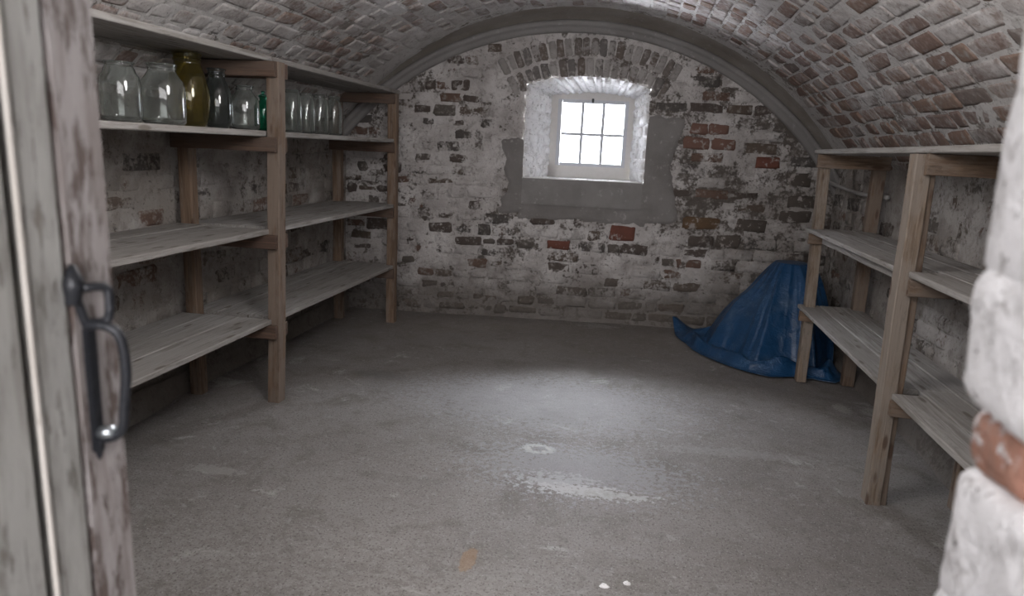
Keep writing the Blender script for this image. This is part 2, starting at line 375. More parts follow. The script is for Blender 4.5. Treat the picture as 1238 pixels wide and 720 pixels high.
def surface(name, fn, us, vs, mat, parent=None, skip=None, flip=False):
    V, F, idx = [], [], {}
    for j, v in enumerate(vs):
        for i, u in enumerate(us): V.append(fn(u, v))
    n = len(us)
    for j in range(len(vs) - 1):
        for i in range(n - 1):
            if skip and skip((us[i]+us[i+1])/2, (vs[j]+vs[j+1])/2): continue
            q = (j*n+i, j*n+i+1, (j+1)*n+i+1, (j+1)*n+i); F.append(q[::-1] if flip else q)
    o = bpy.data.objects.new(name, mesh_of(name, V, F, mat)); C.objects.link(o)
    if parent: o.parent = parent
    return o
def lin(a, b, step):
    n = max(2, int(round((b - a) / step)) + 1); return [a + (b - a) * i / (n - 1) for i in range(n)]

# ------------------------------------------------------------------ floor
def floor_z(x, y):
    z = .006 * fbm((x, y, 0), .8) + .002 * fbm((x, y, 3), 5)
    # a worn hollow with a soft lip, low steps where the screed has broken away
    z += .006 * math.tanh(12 * (noise.noise((x * .55 + 3, y * .9, 1.2))))
    return z - .004
floor = surface('floor', lambda x, y: (x, y, floor_z(x, y)), lin(-3.3, 2.4, .045), lin(-.05, 7.3, .045), M['floor'])
tag(floor, 'worn grey concrete cellar floor with lime splashes', 'floor', kind='structure')

# ------------------------------------------------------------------ window opening measures on the far wall (u = world x)
WX0, WX1, WZ0, WZ1, WZC = -1.10, .04, 1.392, 2.245, 2.335
FX0, FX1, FZ1, FZC = -.905, -.098, 2.185, 2.222
def head(x, x0, x1, z1, zc):
    m = (x0 + x1) / 2; hw = (x1 - x0) / 2; return zc - (zc - z1) * ((x - m) / hw) ** 2
def in_window(x, z, g=0.): return WX0 - g < x < WX1 + g and WZ0 - g < z < head(x, WX0, WX1, WZ1, WZC) + g
def far(x, z, d=0.):           # a point on the far wall, d towards the room
    return Vector((x, wallY(x), z)) + FN * d

def far_disp(x, z):
    p = (x, 0, z)
    return .006 * fbm(p, 2.2) + .005 * fbm(p, 9) + .0035 * noise.noise(Vector(p) * 31)
def far_vert(x, z):
    # snap vertices next to the opening onto its edge
    if in_window(x, z, .02) and not in_window(x, z, -.03):
        hz = head(min(max(x, WX0), WX1), WX0, WX1, WZ1, WZC); c = [(abs(x-WX0), WX0, z), (abs(x-WX1), WX1, z), (abs(z-WZ0), x, WZ0), (abs(z-hz), x, hz)]
        _, x, z = min(c); return far(x, z, 0)
    return far(x, z, far_disp(x, z))
wf = surface('wall_far', far_vert, lin(-3.0, 2.0, .025), lin(-.05, 3.0, .025), M['far_base'], skip=lambda x, z: in_window(x, z), flip=False)
tag(wf, 'far end wall of flaking limewashed brick around the small window', 'wall', kind='structure')

# cement patches round the window
def in_patch(x, z):
    if in_window(x, z): return False
    if -1.13 < x < .06 and 1.0 < z < 1.40: return True
    if .03 < x < .30 + .05 * math.sin(z * 9) and .98 < z < 2.0: return True
    if -1.42 + .07 * math.sin(z * 7) < x < -1.08 and 1.02 < z < 1.95: return True
    return False
def arch_zone(x, z):           # the two rings of voussoirs over the window
    return False
VCX, VCZ = -.53, .95          # centre the voussoirs radiate from
def rad(x, z): return math.hypot(x - VCX, z - VCZ), math.degrees(math.atan2(x - VCX, z - VCZ))
def in_vous(x, z):
    r, a = rad(x, z); return abs(a) < 33 and 1.33 < r < 1.78 and not in_window(x, z)

pile = Pile(wf, M['far_brick']); pile.rnd, pile.jit = .009, .011
special = [(845, 156, 20, 12, 'rosy', -1), (869, 156.5, 22, 12, 'rosy', -1), (842, 173, 30, 13, 'rosy', 1), (875, 174.5, 26, 13, 'rosy', 1), (928, 197, 27, 12, 'red', 0), (752, 282, 29, 17, 'red', 0),
           (675, 296, 27, 11, 'red', 0), (848, 270, 40, 14, 'umber', 0), (966, 217, 27, 15, 'black', 0), (975, 245, 42, 14, 'black', 0), (908, 273, 34, 15, 'black', 0), (880, 292, 30, 16, 'black', 0), (961, 262, 34, 14, 'black', 0)]
FPX = 838.
Rm = Matrix((Xc, Yc, U))
def ray(px, py): return Rm @ Vector((px - 619, -(py - 360), -FPX))
def far_at(px, py):
    r = ray(px, py); t = 6.775 / (r.y - .1 * r.x); return Vector((0, 0, H)) + r * t
taken = []
LAB = {'red': 'bare red brick free of limewash', 'umber': 'bare brown brick free of limewash', 'black': 'bare dark brick free of limewash', 'rosy': 'bare reddish brick free of limewash'}
for px, py, pw, ph, c, _ in special:
    p = far_at(px, py); L = pw / 121; Hh = ph / 124
    taken.append((p.x, p.z, L, Hh)); pile.add(far(p.x, p.z, .012), FU, (0, 0, 1), FN, L, Hh, 99, M[c], LAB[c])
z = .03; row = 0
while z < 2.85:
    ch = random.uniform(.098, .128); x = -2.95 + random.uniform(0, .2); row += 1
    while x < 1.95:
        rub = x < -.9
        L = random.choice((.29, .27, .145, .31)) * random.uniform(.85, 1.12)
        if rub: L = random.choice((.14, .2, .26, .17)) * random.uniform(.85, 1.2)
        cx, cz = x + L/2, z + ch/2; hh = ch - .016 - (random.uniform(0, .03) if rub else 0)
        rr = math.hypot(cx - AC[0], cz - AC[1])
        ok = rr < AR + .02 and not in_window(cx, cz, .05) and not in_window(x + .02, cz, .0) and not in_window(x + L - .02, cz, .0) and not in_window(cx, z+.02) and not in_patch(cx, cz) and not in_patch(x+.03, cz) and not in_patch(x+L-.03, cz) and not in_vous(cx, cz) and not in_vous(x+.02, cz) and not in_vous(x+L-.02, cz)
        for tx, tz, tl, th in taken:
            if abs(cx - tx) < (L + tl) / 2 + .005 and abs(cz - tz) < (hh + th) / 2 + .0: ok = False
        if random.random() < .06: ok = False
        if ok:
            a = random.uniform(-.05, .05) if rub else random.uniform(-.015, .015)
            u = (FU * math.cos(a) + Vector((0, 0, math.sin(a)))).normalized(); n = (FN + FU * random.uniform(-.03, .03) + Vector((0, 0, random.uniform(-.06, .04)))); n = (n - u * n.dot(u)).normalized()
            pile.add(far(cx, cz, random.uniform(.001, .013)), u, n.cross(u), n, L - .014, hh, 50 - abs(cx + .2) * 4 + cz + (-30 if cx < -2.3 else 0))
        x += L
    z += ch
pile.build(300)
# voussoirs: two rings of bricks set on end
vp = Pile(wf, M['arch_stone'], 'arch_brick'); vp.rnd, vp.jit = .010, .007
for ring, (r0, r1) in enumerate(((1.36, 1.55), (1.565, 1.73))):
    nb = 19 if ring == 0 else 22
    for k in range(nb):
        a = math.radians(-30 + 60 * (k + .5 + random.uniform(-.08, .08)) / nb)
        d = Vector((math.sin(a), 0, math.cos(a))); rr = (r0 + r1) / 2 + random.uniform(-.01, .01)
        x, z = VCX + d.x * rr, VCZ + d.z * rr
        xb, zb = VCX + d.x * (r0 + .01), VCZ + d.z * (r0 + .01)
        lo = r0
        if in_window(xb, zb): 
            while in_window(VCX + d.x * lo, VCZ + d.z * lo): lo += .01
        if r1 - lo < .07 or math.hypot(VCX + d.x*r1 - AC[0], VCZ + d.z*r1 - AC[1]) > AR: continue
        rr = (lo + r1) / 2; x, z = VCX + d.x * rr, VCZ + d.z * rr
        t = (FU * d.x + Vector((0, 0, d.z))).normalized(); s_ = t.cross(FN).normalized()
        wd = math.radians(60 / nb) * rr - .006
        vp.add(far(x, z, random.uniform(.006, .014)), t, FN.cross(t), FN, r1 - lo, wd)
vp.build(300)
# cement render beside and below the window, with its rough outline
def patch(name, x0, x1, z0, z1, inside, mat, th=.016):
    us, vs = lin(x0, x1, .02), lin(z0, z1, .02)
    def fn(x, z):
        d = inside(x, z); d = min(1, max(0, d * 25 + .5)) ; return far(x, z, -.012 + d * (.012 + th) + .002 * fbm((x, 1, z), 6))
    o = surface(name, fn, us, vs, mat, skip=lambda x, z: in_window(x, z, .004))
    o.parent = wf; return o
nz = lambda x, z, k=.03: k * fbm((x, 5, z), 6)
patch('render_patch', -.0, .44, .92, 2.12, lambda x, z: min(.33 + .05 * math.sin(z * 7) - x, z - 1.02, 2.0 - z) + nz(x, z, .04), M['cement_dark'])
patch('render_patch', -1.52, -1.085, .95, 2.0, lambda x, z: min(x + 1.27 + .04 * math.sin(z * 8), z - 1.05, 1.72 - z) + nz(x, z, .05), M['cement_dark'])
patch('render_patch', -1.2, .12, .88, 1.2, lambda x, z: min(x + 1.13, .08 - x, z - .99, 1.4 - z) + nz(x, z, .04), M['cement_dark'], .012)
box('window_apron', wf, far(-.535, 1.262, .012), (1.142, .045, .248), M['cement'], Matrix((FU, -FN, (0, 0, 1))).transposed(), .006)

# ------------------------------------------------------------------ window_1: white reveals, frame, casement, six panes
RD = .35
def fr(x, z, d): return Vector((x, wallY(x) + d, z))
win = empty('window_1', fr(-.53, WZ0, 0)); tag(win, 'small six-pane window in white reveals on the far wall', 'window', kind='structure')
def reveal(name, a, b, nb):     # a, b: functions t -> (x, z) at wall face and at frame
    V, F = [], []; nn = 24; md = 10
    for i in range(nn + 1):
        for j in range(md + 1):
            t = i / nn; s_ = j / md; xa, za = a(t); xb, zb = b(t); p = fr(xa, za, -.012).lerp(fr(xb, zb, RD + .005), s_)
            k = .006 if 0 < j < md else .002
            V.append(p + Vector((1, 0, 1)) * (k * fbm(p, 9)))
    for i in range(nn):
        for j in range(md): q = i*(md+1)+j; F.append((q, q+1, q+md+2, q+md+1))
    return link(name, mesh_of(name, V, F, M['white']), win, (0, 0, 0))
lerp = lambda a, b, t: a + (b - a) * t
left_a, left_b = (lambda t: (WX0, lerp(WZ0, WZ1, t))), (lambda t: (FX0, lerp(1.395, FZ1, t)))
right_a, right_b = (lambda t: (WX1, lerp(WZ0, WZ1, t))), (lambda t: (FX1, lerp(1.395, FZ1, t)))
top_a = lambda t: (lerp(WX0, WX1, t), head(lerp(WX0, WX1, t), WX0, WX1, WZ1, WZC)); top_b = lambda t: (lerp(FX0, FX1, t), head(lerp(FX0, FX1, t), FX0, FX1, FZ1, FZC))
bot_a, bot_b = (lambda t: (lerp(WX0, WX1, t), WZ0)), (lambda t: (lerp(FX0, FX1, t), 1.395))
def rev_bricks(parent, a, b, n, cols, inward):
    rp = Pile(parent, M['white']); rp.rnd, rp.jit = .012, .008
    for i in range(n):
        t0, t1 = i / n, (i + 1) / n; tm = (t0 + t1) / 2
        cuts = [0, .5, 1] if i % 2 else [0, .28, .72, 1]
        if cols == 1: cuts = [0, 1]
        for s0, s1 in zip(cuts, cuts[1:]):
            sm = (s0 + s1) / 2
            P = lambda t, s_: fr(*a(t), -.012).lerp(fr(*b(t), RD), s_)
            u = P(tm, s1) - P(tm, s0); v = P(t1, sm) - P(t0, sm); Lu, Lv = u.length, v.length; u.normalize(); nrm = u.cross(v).normalized()
            if nrm.dot(inward) < 0: nrm = -nrm
            v = nrm.cross(u)
            rp.add(P(tm, sm) + nrm * random.uniform(.010, .022), u, v, nrm, Lu - .018, Lv - .018)
    rp.build(100)
r1 = reveal('reveal_side', left_a, left_b, 9); r2 = reveal('reveal_side', right_a, right_b, 9); r3 = reveal('reveal_head', top_a, top_b, 9); r4 = reveal('window_sill', bot_a, bot_b, 1)
rev_bricks(r1, left_a, left_b, 8, 2, Vector((1, 0, 0))); rev_bricks(r2, right_a, right_b, 8, 2, Vector((-1, 0, 0))); rev_bricks(r3, top_a, top_b, 13, 1, Vector((0, 0, -1)))
bs = box('sill_lip', win, fr(-.53, 1.386, -.012), (1.15, .03, .02), M['white'], Matrix((FU, -FN, (0, 0, 1))).transposed(), .005)
RF = Matrix((FU, -FN, (0, 0, 1))).transposed()
def fbar(name, parent, x0, x1, z0, z1, d, th, mat, bev=.003): return box(name, parent, fr((x0+x1)/2, (z0+z1)/2, d), (x1-x0, th, z1-z0), mat, RF, bev)
# outer wooden frame, arched head
frm = empty('window_frame', fr(-.5, 1.4, RD)); frm.parent = win; frm.location = fr(-.5, 1.4, RD) - Vector(win.location)
fbar('frame_side', frm, FX0 - .03, -.838, 1.38, 2.20, RD + .03, .07, M['frame'])
fbar('frame_side', frm, -.160, FX1 + .03, 1.38, 2.20, RD + .03, .07, M['frame'])
fbar('frame_bottom', frm, FX0 - .02, FX1 + .02, 1.38, 1.517, RD + .03, .07, M['frame'])
bm = bmesh.new(); ft, fbk = [], []
NS = 16
for i in range(NS + 1):
    x = lerp(FX0 - .02, FX1 + .02, i / NS); zt = head(x, FX0, FX1, FZ1, FZC) + .03
    ft.append((bm.verts.new(fr(x, 2.148, RD - .005)), bm.verts.new(fr(x, zt, RD - .005)), bm.verts.new(fr(x, zt, RD + .06)), bm.verts.new(fr(x, 2.148, RD + .06))))
for i in range(NS):
    for k in range(4): bm.faces.new((ft[i][k], ft[i+1][k], ft[i+1][(k+1) % 4], ft[i][(k+1) % 4]))
bmesh.ops.recalc_face_normals(bm, faces=bm.faces)
link('frame_head', bm_mesh('frame_head', bm, M['frame']), frm, (0, 0, 0))
cas = empty('casement', fr(-.5, 1.5, RD)); cas.parent = win; cas.location = fr(-.5, 1.5, RD) - Vector(win.location)
cx0, cx1, cz0, cz1 = -.842, -.156, 1.513, 2.152; gx0, gx1, gz0, gz1 = -.802, -.192, 1.544, 2.118
fbar('casement_stile', cas, cx0, gx0, cz0, cz1, RD + .012, .05, M['casement']); fbar('casement_stile', cas, gx1, cx1, cz0, cz1, RD + .012, .05, M['casement'])
fbar('casement_rail', cas, gx0, gx1, cz0, gz0, RD + .012, .05, M['casement']); fbar('casement_rail', cas, gx0, gx1, gz1, cz1, RD + .012, .05, M['casement'])
mz = 1.822
mx = [lerp(gx0, gx1, 1/3), lerp(gx0, gx1, 2/3)]
for m_ in mx: fbar('glazing_bar', cas, m_ - .015, m_ + .015, gz0, gz1, RD + .015, .03, M['casement'])
xs = [gx0] + mx + [gx1]
fbar('glazing_bar', cas, gx0, gx1, mz - .014, mz + .014, RD + .016, .028, M['casement'])
for (z0, z1) in ((gz0, mz - .01), (mz + .01, gz1)):
    for i in range(3): fbar('pane', cas, xs[i] + (.011 if i else 0), xs[i+1] - (.011 if i < 2 else 0), z0, z1, RD + .02, .004, M['pane'], 0)
fbar('latch', cas, -.515, -.492, 2.125, 2.165, RD - .02, .015, M['iron'])
# outer part of the opening, through to daylight
outer = [fr(FX0 - .02, 1.37, RD + .06), fr(FX1 + .02, 1.37, RD + .06), fr(FX1 + .02, 2.25, RD + .06), fr(FX0 - .02, 2.25, RD + .06)]
V = outer + [p + Vector((-.04 if i in (0, 3) else .04, .10, 0)) for i, p in enumerate(outer)]
link('outer_reveal', mesh_of('outer_reveal', V, [(i, (i+1) % 4, 4+(i+1) % 4, 4+i) for i in range(4)], M['white'], False), win, (0, 0, 0))

# ------------------------------------------------------------------ side walls
def side_wall(name, X, sgn, zt, label, seed):
    f = lambda y, z: (X + sgn * (.012 * fbm((seed, y, z), 1.6) + .008 * fbm((seed, y, z), 7) + .004 * noise.noise(Vector((seed, y, z)) * 25)), y, z)
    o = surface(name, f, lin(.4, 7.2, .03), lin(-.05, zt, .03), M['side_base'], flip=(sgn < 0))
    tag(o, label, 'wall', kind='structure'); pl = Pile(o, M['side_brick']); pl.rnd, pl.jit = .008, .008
    z = .02
    ymax = wallY(X) - .02
    while z < zt - .06:
        ch = random.uniform(.10, .135); y = .95 + random.uniform(0, .2)
        while y < ymax - .1:
            L = min(random.choice((.29, .26, .15, .34)) * random.uniform(.85, 1.15), ymax - y)
            if random.random() > .10:
                n = (Vector((sgn, 0, 0)) + Vector((0, random.uniform(-.05, .05), random.uniform(-.07, .05)))).normalized(); u = Vector((0, -sgn, 0)); u = (u - n * u.dot(n)).normalized()
                pl.add((X + sgn * random.uniform(-.004, .010), y + L/2, z + ch/2), u, n.cross(u), n, L - .012, ch - random.uniform(.01, .02), (50 if y > 2.2 else 0) - abs(y - 4.5) + z)
            y += L
        z += ch
    pl.build(300); return o
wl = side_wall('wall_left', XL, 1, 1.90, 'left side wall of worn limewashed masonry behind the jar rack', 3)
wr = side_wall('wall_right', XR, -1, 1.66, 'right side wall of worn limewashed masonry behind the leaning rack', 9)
# rough dark footing along the foot of the right wall
ft = surface('footing', lambda y, t: (XR - .01 - .05 * (1 - t) - .018 * fbm((1, y, t), 3), y, lerp(-.02, .17, t) + .02 * fbm((2, y, t), 2.5)), lin(.9, 6.95, .04), lin(0, 1, .15), M['side_base'], flip=True); ft.parent = wr
ft = surface('footing', lambda y, t: (XL + .015 + .045 * (1 - t) + .015 * fbm((4, y, t), 3), y, lerp(-.02, .14, t) + .02 * fbm((5, y, t), 2.5)), lin(.9, 6.45, .04), lin(0, 1, .15), M['side_base']); ft.parent = wl

# ------------------------------------------------------------------ vault
aL = -math.asin((VC[0] - XL) / VR) - .02; aR = math.asin((XR - VC[0]) / VR) + .02
def vpt(a, y, d=0.): return Vector((VC[0] + (VR - d) * math.sin(a), y, VC[1] + (VR - d) * math.cos(a)))
def vdisp(a, y): p = (a * 2.9, y, 7); return .003 * fbm(p, 1.5) + .0025 * fbm(p, 8)
ce = surface('ceiling', lambda a, y: vpt(a, y, vdisp(a, y)), lin(aL, aR, .014), lin(.4, 7.25, .04), M['vault_base'], flip=False)
tag(ce, 'low barrel vault of limewashed bricks, rosier on the right', 'ceiling', kind='structure')
vb = Pile(ce, M['vault_brick']); vb.rnd, vb.jit = .003, .004
arc = VR * (aR - aL); nrow = int(arc / .112)
for r_ in range(nrow):
    a = aL + (r_ + .5) * (aR - aL) / nrow; ch = arc / nrow; y = .9 + random.uniform(0, .25)
    n = -Vector((math.sin(a), 0, math.cos(a))); v0 = Vector((math.cos(a), 0, -math.sin(a)))
    hdr = random.random() < .35
    side = abs(a) > .58
    while True:
        L = (.155 if (hdr if random.random() < .75 else random.random() < .5) else .31) * random.uniform(.93, 1.05)
        yend = wallY(VC[0] + VR * math.sin(a)) - (.30 + .05 * noise.noise((a * 6, 0, 0)))
        if y + L > yend: break
        tilt = random.gauss(0, .035); yaw = random.gauss(0, .02)
        nn = (n + v0 * random.gauss(.0, .02) + Vector((0, (tilt + .02) * (.25 + max(0, min(1, (y - 3.5) / 1.5))), 0))).normalized(); u = Vector((0, 1, 0)) + v0 * yaw; u = (u - nn * u.dot(nn)).normalized()
        p = vpt(a, y + L/2, .002 + random.uniform(.0, .005))
        # what shows largest: near the camera and inside the frame
        d = p - Vector((0, 0, H)); c = Rm.transposed() @ d; depth = -c.z
        px, py = (619 + FPX * c.x / depth, 360 - FPX * c.y / depth) if depth > .1 else (-999, -999)
        vis = -20 < px < 1260 and -25 < py < 200; pr = 0
        if vis: pr = 1 + abs(n.dot(d.normalized())) * L / depth ** 2
        vb.add(p, u, nn.cross(u), nn, L - .018, ch - .019, pr)
        y += L
vb.build(300)
# smooth plaster band and moulded rib where the vault meets the far wall
def xs_arch(r, c, n=90, a0=-64, a1=62):
    return [math.radians(lerp(a0, a1, i / n)) for i in range(n + 1)]
def arch_surface(name, prof, mat, parent, c=AC, a0=-60, a1=62):
    """prof: (radius, distance from the far wall) pairs swept along the arch"""
    V, F = [], []; A = xs_arch(0, c, 110, a0, a1); m = len(prof)
    for a in A:
        for r, d in prof:
            x = c[0] + r * math.sin(a); z = c[1] + r * math.cos(a); k = .003 * fbm((a * 3, d * 4, r), 3); V.append(far(x, z, d + k))
    for i in range(len(A) - 1):
        for j in range(m - 1): q = i*m+j; F.append((q, q+1, q+m+1, q+m))
    o = link(name, mesh_of(name, V, F, mat), parent, (0, 0, 0)); return o
arch_surface('plaster_band', [(2.955, .02), (2.985, .07), (2.995, .13), (3.005, .22), (3.02, .31), (3.06, .36)], M['cove'], ce, AC)
tr = arch_surface('trim_1', [(AR, -.02), (AR, .035), (AR + .008, .05), (AR + .03, .058), (AR + .045, .062), (AR + .05, .085), (AR + .065, .10), (AR + .085, .10), (AR + .10, .085), (AR + .11, .05), (AR + .115, .01), (AR + .2, .0)], M['rib'], None)
tag(tr, 'grey moulded rib following the arch above the far wall', 'moulding', kind='structure')

# ------------------------------------------------------------------ front wall with the doorway the photo is taken from
DX0, DX1, DZ = -.80, .40, 2.15; FY0, FY1 = -.02, .85
wfr = empty('wall_front', (-.2, FY1, 0)); tag(wfr, 'thick near wall with the doorway, limewashed lumpy right jamb', 'wall', kind='structure')
def slab(name, x0, x1, y0, y1, z0, z1, mat, parent): return box(name, parent, ((x0+x1)/2, (y0+y1)/2, (z0+z1)/2), (x1-x0, y1-y0, z1-z0), mat, None, 0)
slab('masonry', -3.2, DX0, FY0, FY1, -.05, 3.1, M['side_base'], wfr)
slab('masonry', DX1 + .06, 2.3, FY0, FY1 - .03, -.05, 3.1, M['side_base'], wfr)
slab('lintel', DX0, DX1 + .06, FY0, FY1, DZ, 3.1, M['side_base'], wfr)
# lumpy stones of the right jamb, corner edge first
def lump(name, x0, x1, y0, y1, z0, z1, mat, seed, amp=.012, rnd=.22):
    bm = bmesh.new(); bmesh.ops.create_cube(bm, size=1); bmesh.ops.subdivide_edges(bm, edges=bm.edges[:], cuts=11, use_grid_fill=True)
    sx, sy, sz = x1-x0, y1-y0, z1-z0; rad_ = min(sx, sy, sz) * rnd
    for v in bm.verts:
        p = Vector((v.co.x * sx, v.co.y * sy, v.co.z * sz)); h = Vector((sx/2 - rad_, sy/2 - rad_, sz/2 - rad_))
        c = Vector([max(-h[i], min(h[i], p[i])) for i in range(3)]); d = p - c
        if d.length > 1e-6: p = c + d.normalized() * rad_
        w_ = p + Vector((x0 + sx/2, y0 + sy/2, z0 + sz/2)) + Vector((seed, 0, 0))
        nd = d.normalized() if d.length > 1e-6 else Vector((0, 0, 0))
        v.co = p + nd * (amp * fbm(w_, 7) + amp * .5 * fbm(w_, 20))
    return link(name, bm_mesh(name, bm, mat, True), wfr, ((x0+x1)/2, (y0+y1)/2, (z0+z1)/2))
xj = .385
stack = [(0, .30, 0, 'jamb_white'), (.28, .62, .012, 'jamb_white'), (.60, .92, 0, 'jamb_white'), (.90, 1.16, .01, 'jamb_white'), (1.14, 1.315, .012, 'jamb_white'),
         (1.302, 1.398, .016, 'jamb_red'), (1.388, 1.555, -.006, 'jamb_white'), (1.525, 1.84, -.004, 'jamb_white'), (1.80, 2.2, -.002, 'jamb_white')]
for i, (z0, z1, dx, mt) in enumerate(stack):
    if mt == 'jamb_red':
        lump('brick', xj + dx, xj + .12, FY1 - .12, FY1 + .01, z0, z1, M[mt], i, .006, .38)
        lump('brick', xj + dx + .015, xj + .12, FY1 - .37, FY1 - .115, z0, z1, M['jamb_white'], i, .006, .38); continue
    lump('stone', xj + dx, xj + .14, FY1 - .26, FY1 + .01, z0, z1, M[mt], i, .008)
    lump('stone', xj + dx * .5 + .02, xj + .14, FY1 - .62, FY1 - .25, z0 + .02, z1 + .02, M[mt], i + 40, .008)
    lump('stone', xj + .02, xj + .14, FY0, FY1 - .60, z0, z1, M[mt], i + 80, .012)
slab('masonry', xj + .06, xj + .2, FY0, FY1 - .03, -.05, DZ, M['jamb_white'], wfr)
# the passage behind the camera
cor = empty('wall_passage', (0, -1.2, 0)); tag(cor, 'pale plastered walls of the passage outside the doorway', 'wall', kind='structure')
for nm, a in (('passage_wall', (-2.2, -2.15, -2.4, FY0)), ('passage_wall', (2.15, 2.2, -2.4, FY0)), ('passage_wall', (-2.2, 2.2, -2.45, -2.4))): slab(nm, a[0], a[1], a[2], a[3], -.05, 2.75, M['pipe'], cor)
slab('passage_ceiling', -2.2, 2.2, -2.45, FY0, 2.7, 2.75, M['pipe'], cor); slab('passage_floor', -2.2, 2.2, -2.45, FY0 - .03, -.08, -.005, M['floor'], cor)

# ------------------------------------------------------------------ door_1: old plank door folded back against the left reveal
dr = empty('door_1', (-.74, .02, .03)); tag(dr, 'old plank door with flaking grey paint, opened at left', 'door', kind='structure')
DXF = -.72
def plank(y0, y1, x0, mat, name='plank', z0=.03, z1=2.1):
    return box(name, dr, ((x0 - .03) , (y0+y1)/2, (z0+z1)/2), (.06 - (DXF - x0) * 0, y1-y0-.002, z1-z0), M[mat], None, .004)
for y0, y1 in ((.02, .19), (.19, .36), (.36, .53), (.53, .70)): plank(y0, y1, DXF - .006, 'door_grey')
plank(.712, .769, DXF - .001, 'door_grey', 'stile'); plank(.770, .852, DXF, 'door_stile', 'stile')
bd = tube_mesh('bead', [(DXF, .706, .05 + i * .2) for i in range(11)], .0035, M['door_bead'], 10); link('bead', bd, dr, (0, 0, 0))
# wrought iron handle
hd = empty('handle', (DXF, .80, 1.33)); hd.parent = dr; hd.location = Vector((DXF, .80, 1.33)) - Vector(dr.location)
def hp(pts, r, name, mat='iron', n=12): return link(name, tube_mesh(name, smooth_path(pts, 6) if len(pts) > 2 else [Vector(p) for p in pts], r, M[mat], n), hd, (0, 0, 0))
X0 = DXF
box('strap', hd, (X0 + .004, .793, 1.30), (.009, .018, .18), M['iron'], None, .002)
hp([(X0 + .006, .789, 1.392), (X0 + .028, .792, 1.394), (X0 + .047, .797, 1.380), (X0 + .051, .80, 1.335), (X0 + .045, .80, 1.285), (X0 + .040, .798, 1.245), (X0 + .022, .796, 1.230), (X0 + .004, .794, 1.232)], [.0068] * 43, 'grip')
hp([(X0 + .004, .770, 1.425), (X0 + .006, .772, 1.455), (X0 + .004, .774, 1.478)], [.009, .0095, .010, .011, .0125, .013, .013, .012, .010, .008, .006, .005, .003], 'rose')
hp([(X0 + .003, .775, 1.445), (X0 + .020, .785, 1.447), (X0 + .030, .80, 1.444), (X0 + .032, .802, 1.425), (X0 + .028, .80, 1.400), (X0 + .008, .79, 1.396)], .0062, 'thumb_latch')
hp([(X0 + .003, .776, 1.44), (X0 + .004, .784, 1.41), (X0 + .005, .79, 1.392)], .006, 'latch_arm')
hp([(X0 + .004, .794, 1.236), (X0 + .028, .796, 1.240)], .0085, 'bolt', 'steel')
hp([(X0 + .003, .794, 1.225), (X0 + .004, .794, 1.212), (X0 + .003, .794, 1.195)], [.009, .009, .0085, .008, .008, .0075, .007, .006, .005, .004, .003, .002, .001], 'leaf')

# ------------------------------------------------------------------ left rack
RL = empty('shelving_rack', (-2.42, 3.9, 0)); tag(RL, 'long timber rack of grey boards on brown posts along left wall, jars on top shelf', 'shelving')
XF, XB = -2.155, -2.72       # front face of posts, back posts centre
PW = .078
lev = [(.550, .03), (1.112, .032), (1.690, .032), (2.11, .032)]     # top of boards, thickness
PY = [1.75, 3.885, 6.07]
for y in PY:
    k = y == 3.885
    beam('post', RL, (XF - PW/2 + .022 * k, y, 0), (XF - PW/2 + .078 * k, y, 2.078), PW, .082, M['post'], up=(0, 1, 0))
    beam('post', RL, (XB, y + .0, 0), (XB, y, 2.078), PW, .075, M['post'], up=(0, 1, 0))
for zi, (z, th) in enumerate(lev):
    zb = z - th - .045
    for y in PY:
        for s_ in (-1, 1):
            if (y == PY[0] and s_ < 0) or (y == PY[2] and s_ > 0): continue
            beam('bearer', RL, (XB - .05, y + s_ * .060, zb), (XF - .004 + (.02 + .025 * z) * (y == 3.885), y + s_ * .060, zb), .036, .085, M['dark_timber'])
    rows = [(-2.165 - .105, .205), (-2.165 - .315, .205), (-2.165 - .515, .185)] if zi < 3 else [(-2.15 - .10, .20), (-2.15 - .305, .20), (-2.15 - .47, .13)]
    for k, (xc, wd) in enumerate(rows):
        for bay in (0, 1):
            y0, y1 = ((1.72, 3.842), (3.93, 6.11))[bay]
            if zi == 3: y0, y1 = ((1.72, 3.90), (3.905, 6.12))[bay]
            if k == 2 and zi < 3: y0, y1 = ((1.73, 3.84), (3.93, 6.10))[bay]
            dz = random.uniform(-.003, .003)
            beam('board', RL, (xc, y0, z - th/2 + dz), (xc, y1, z - th/2 + dz + random.uniform(-.002, .002)), wd, th, M['board'], wob=.0015, segs=8)

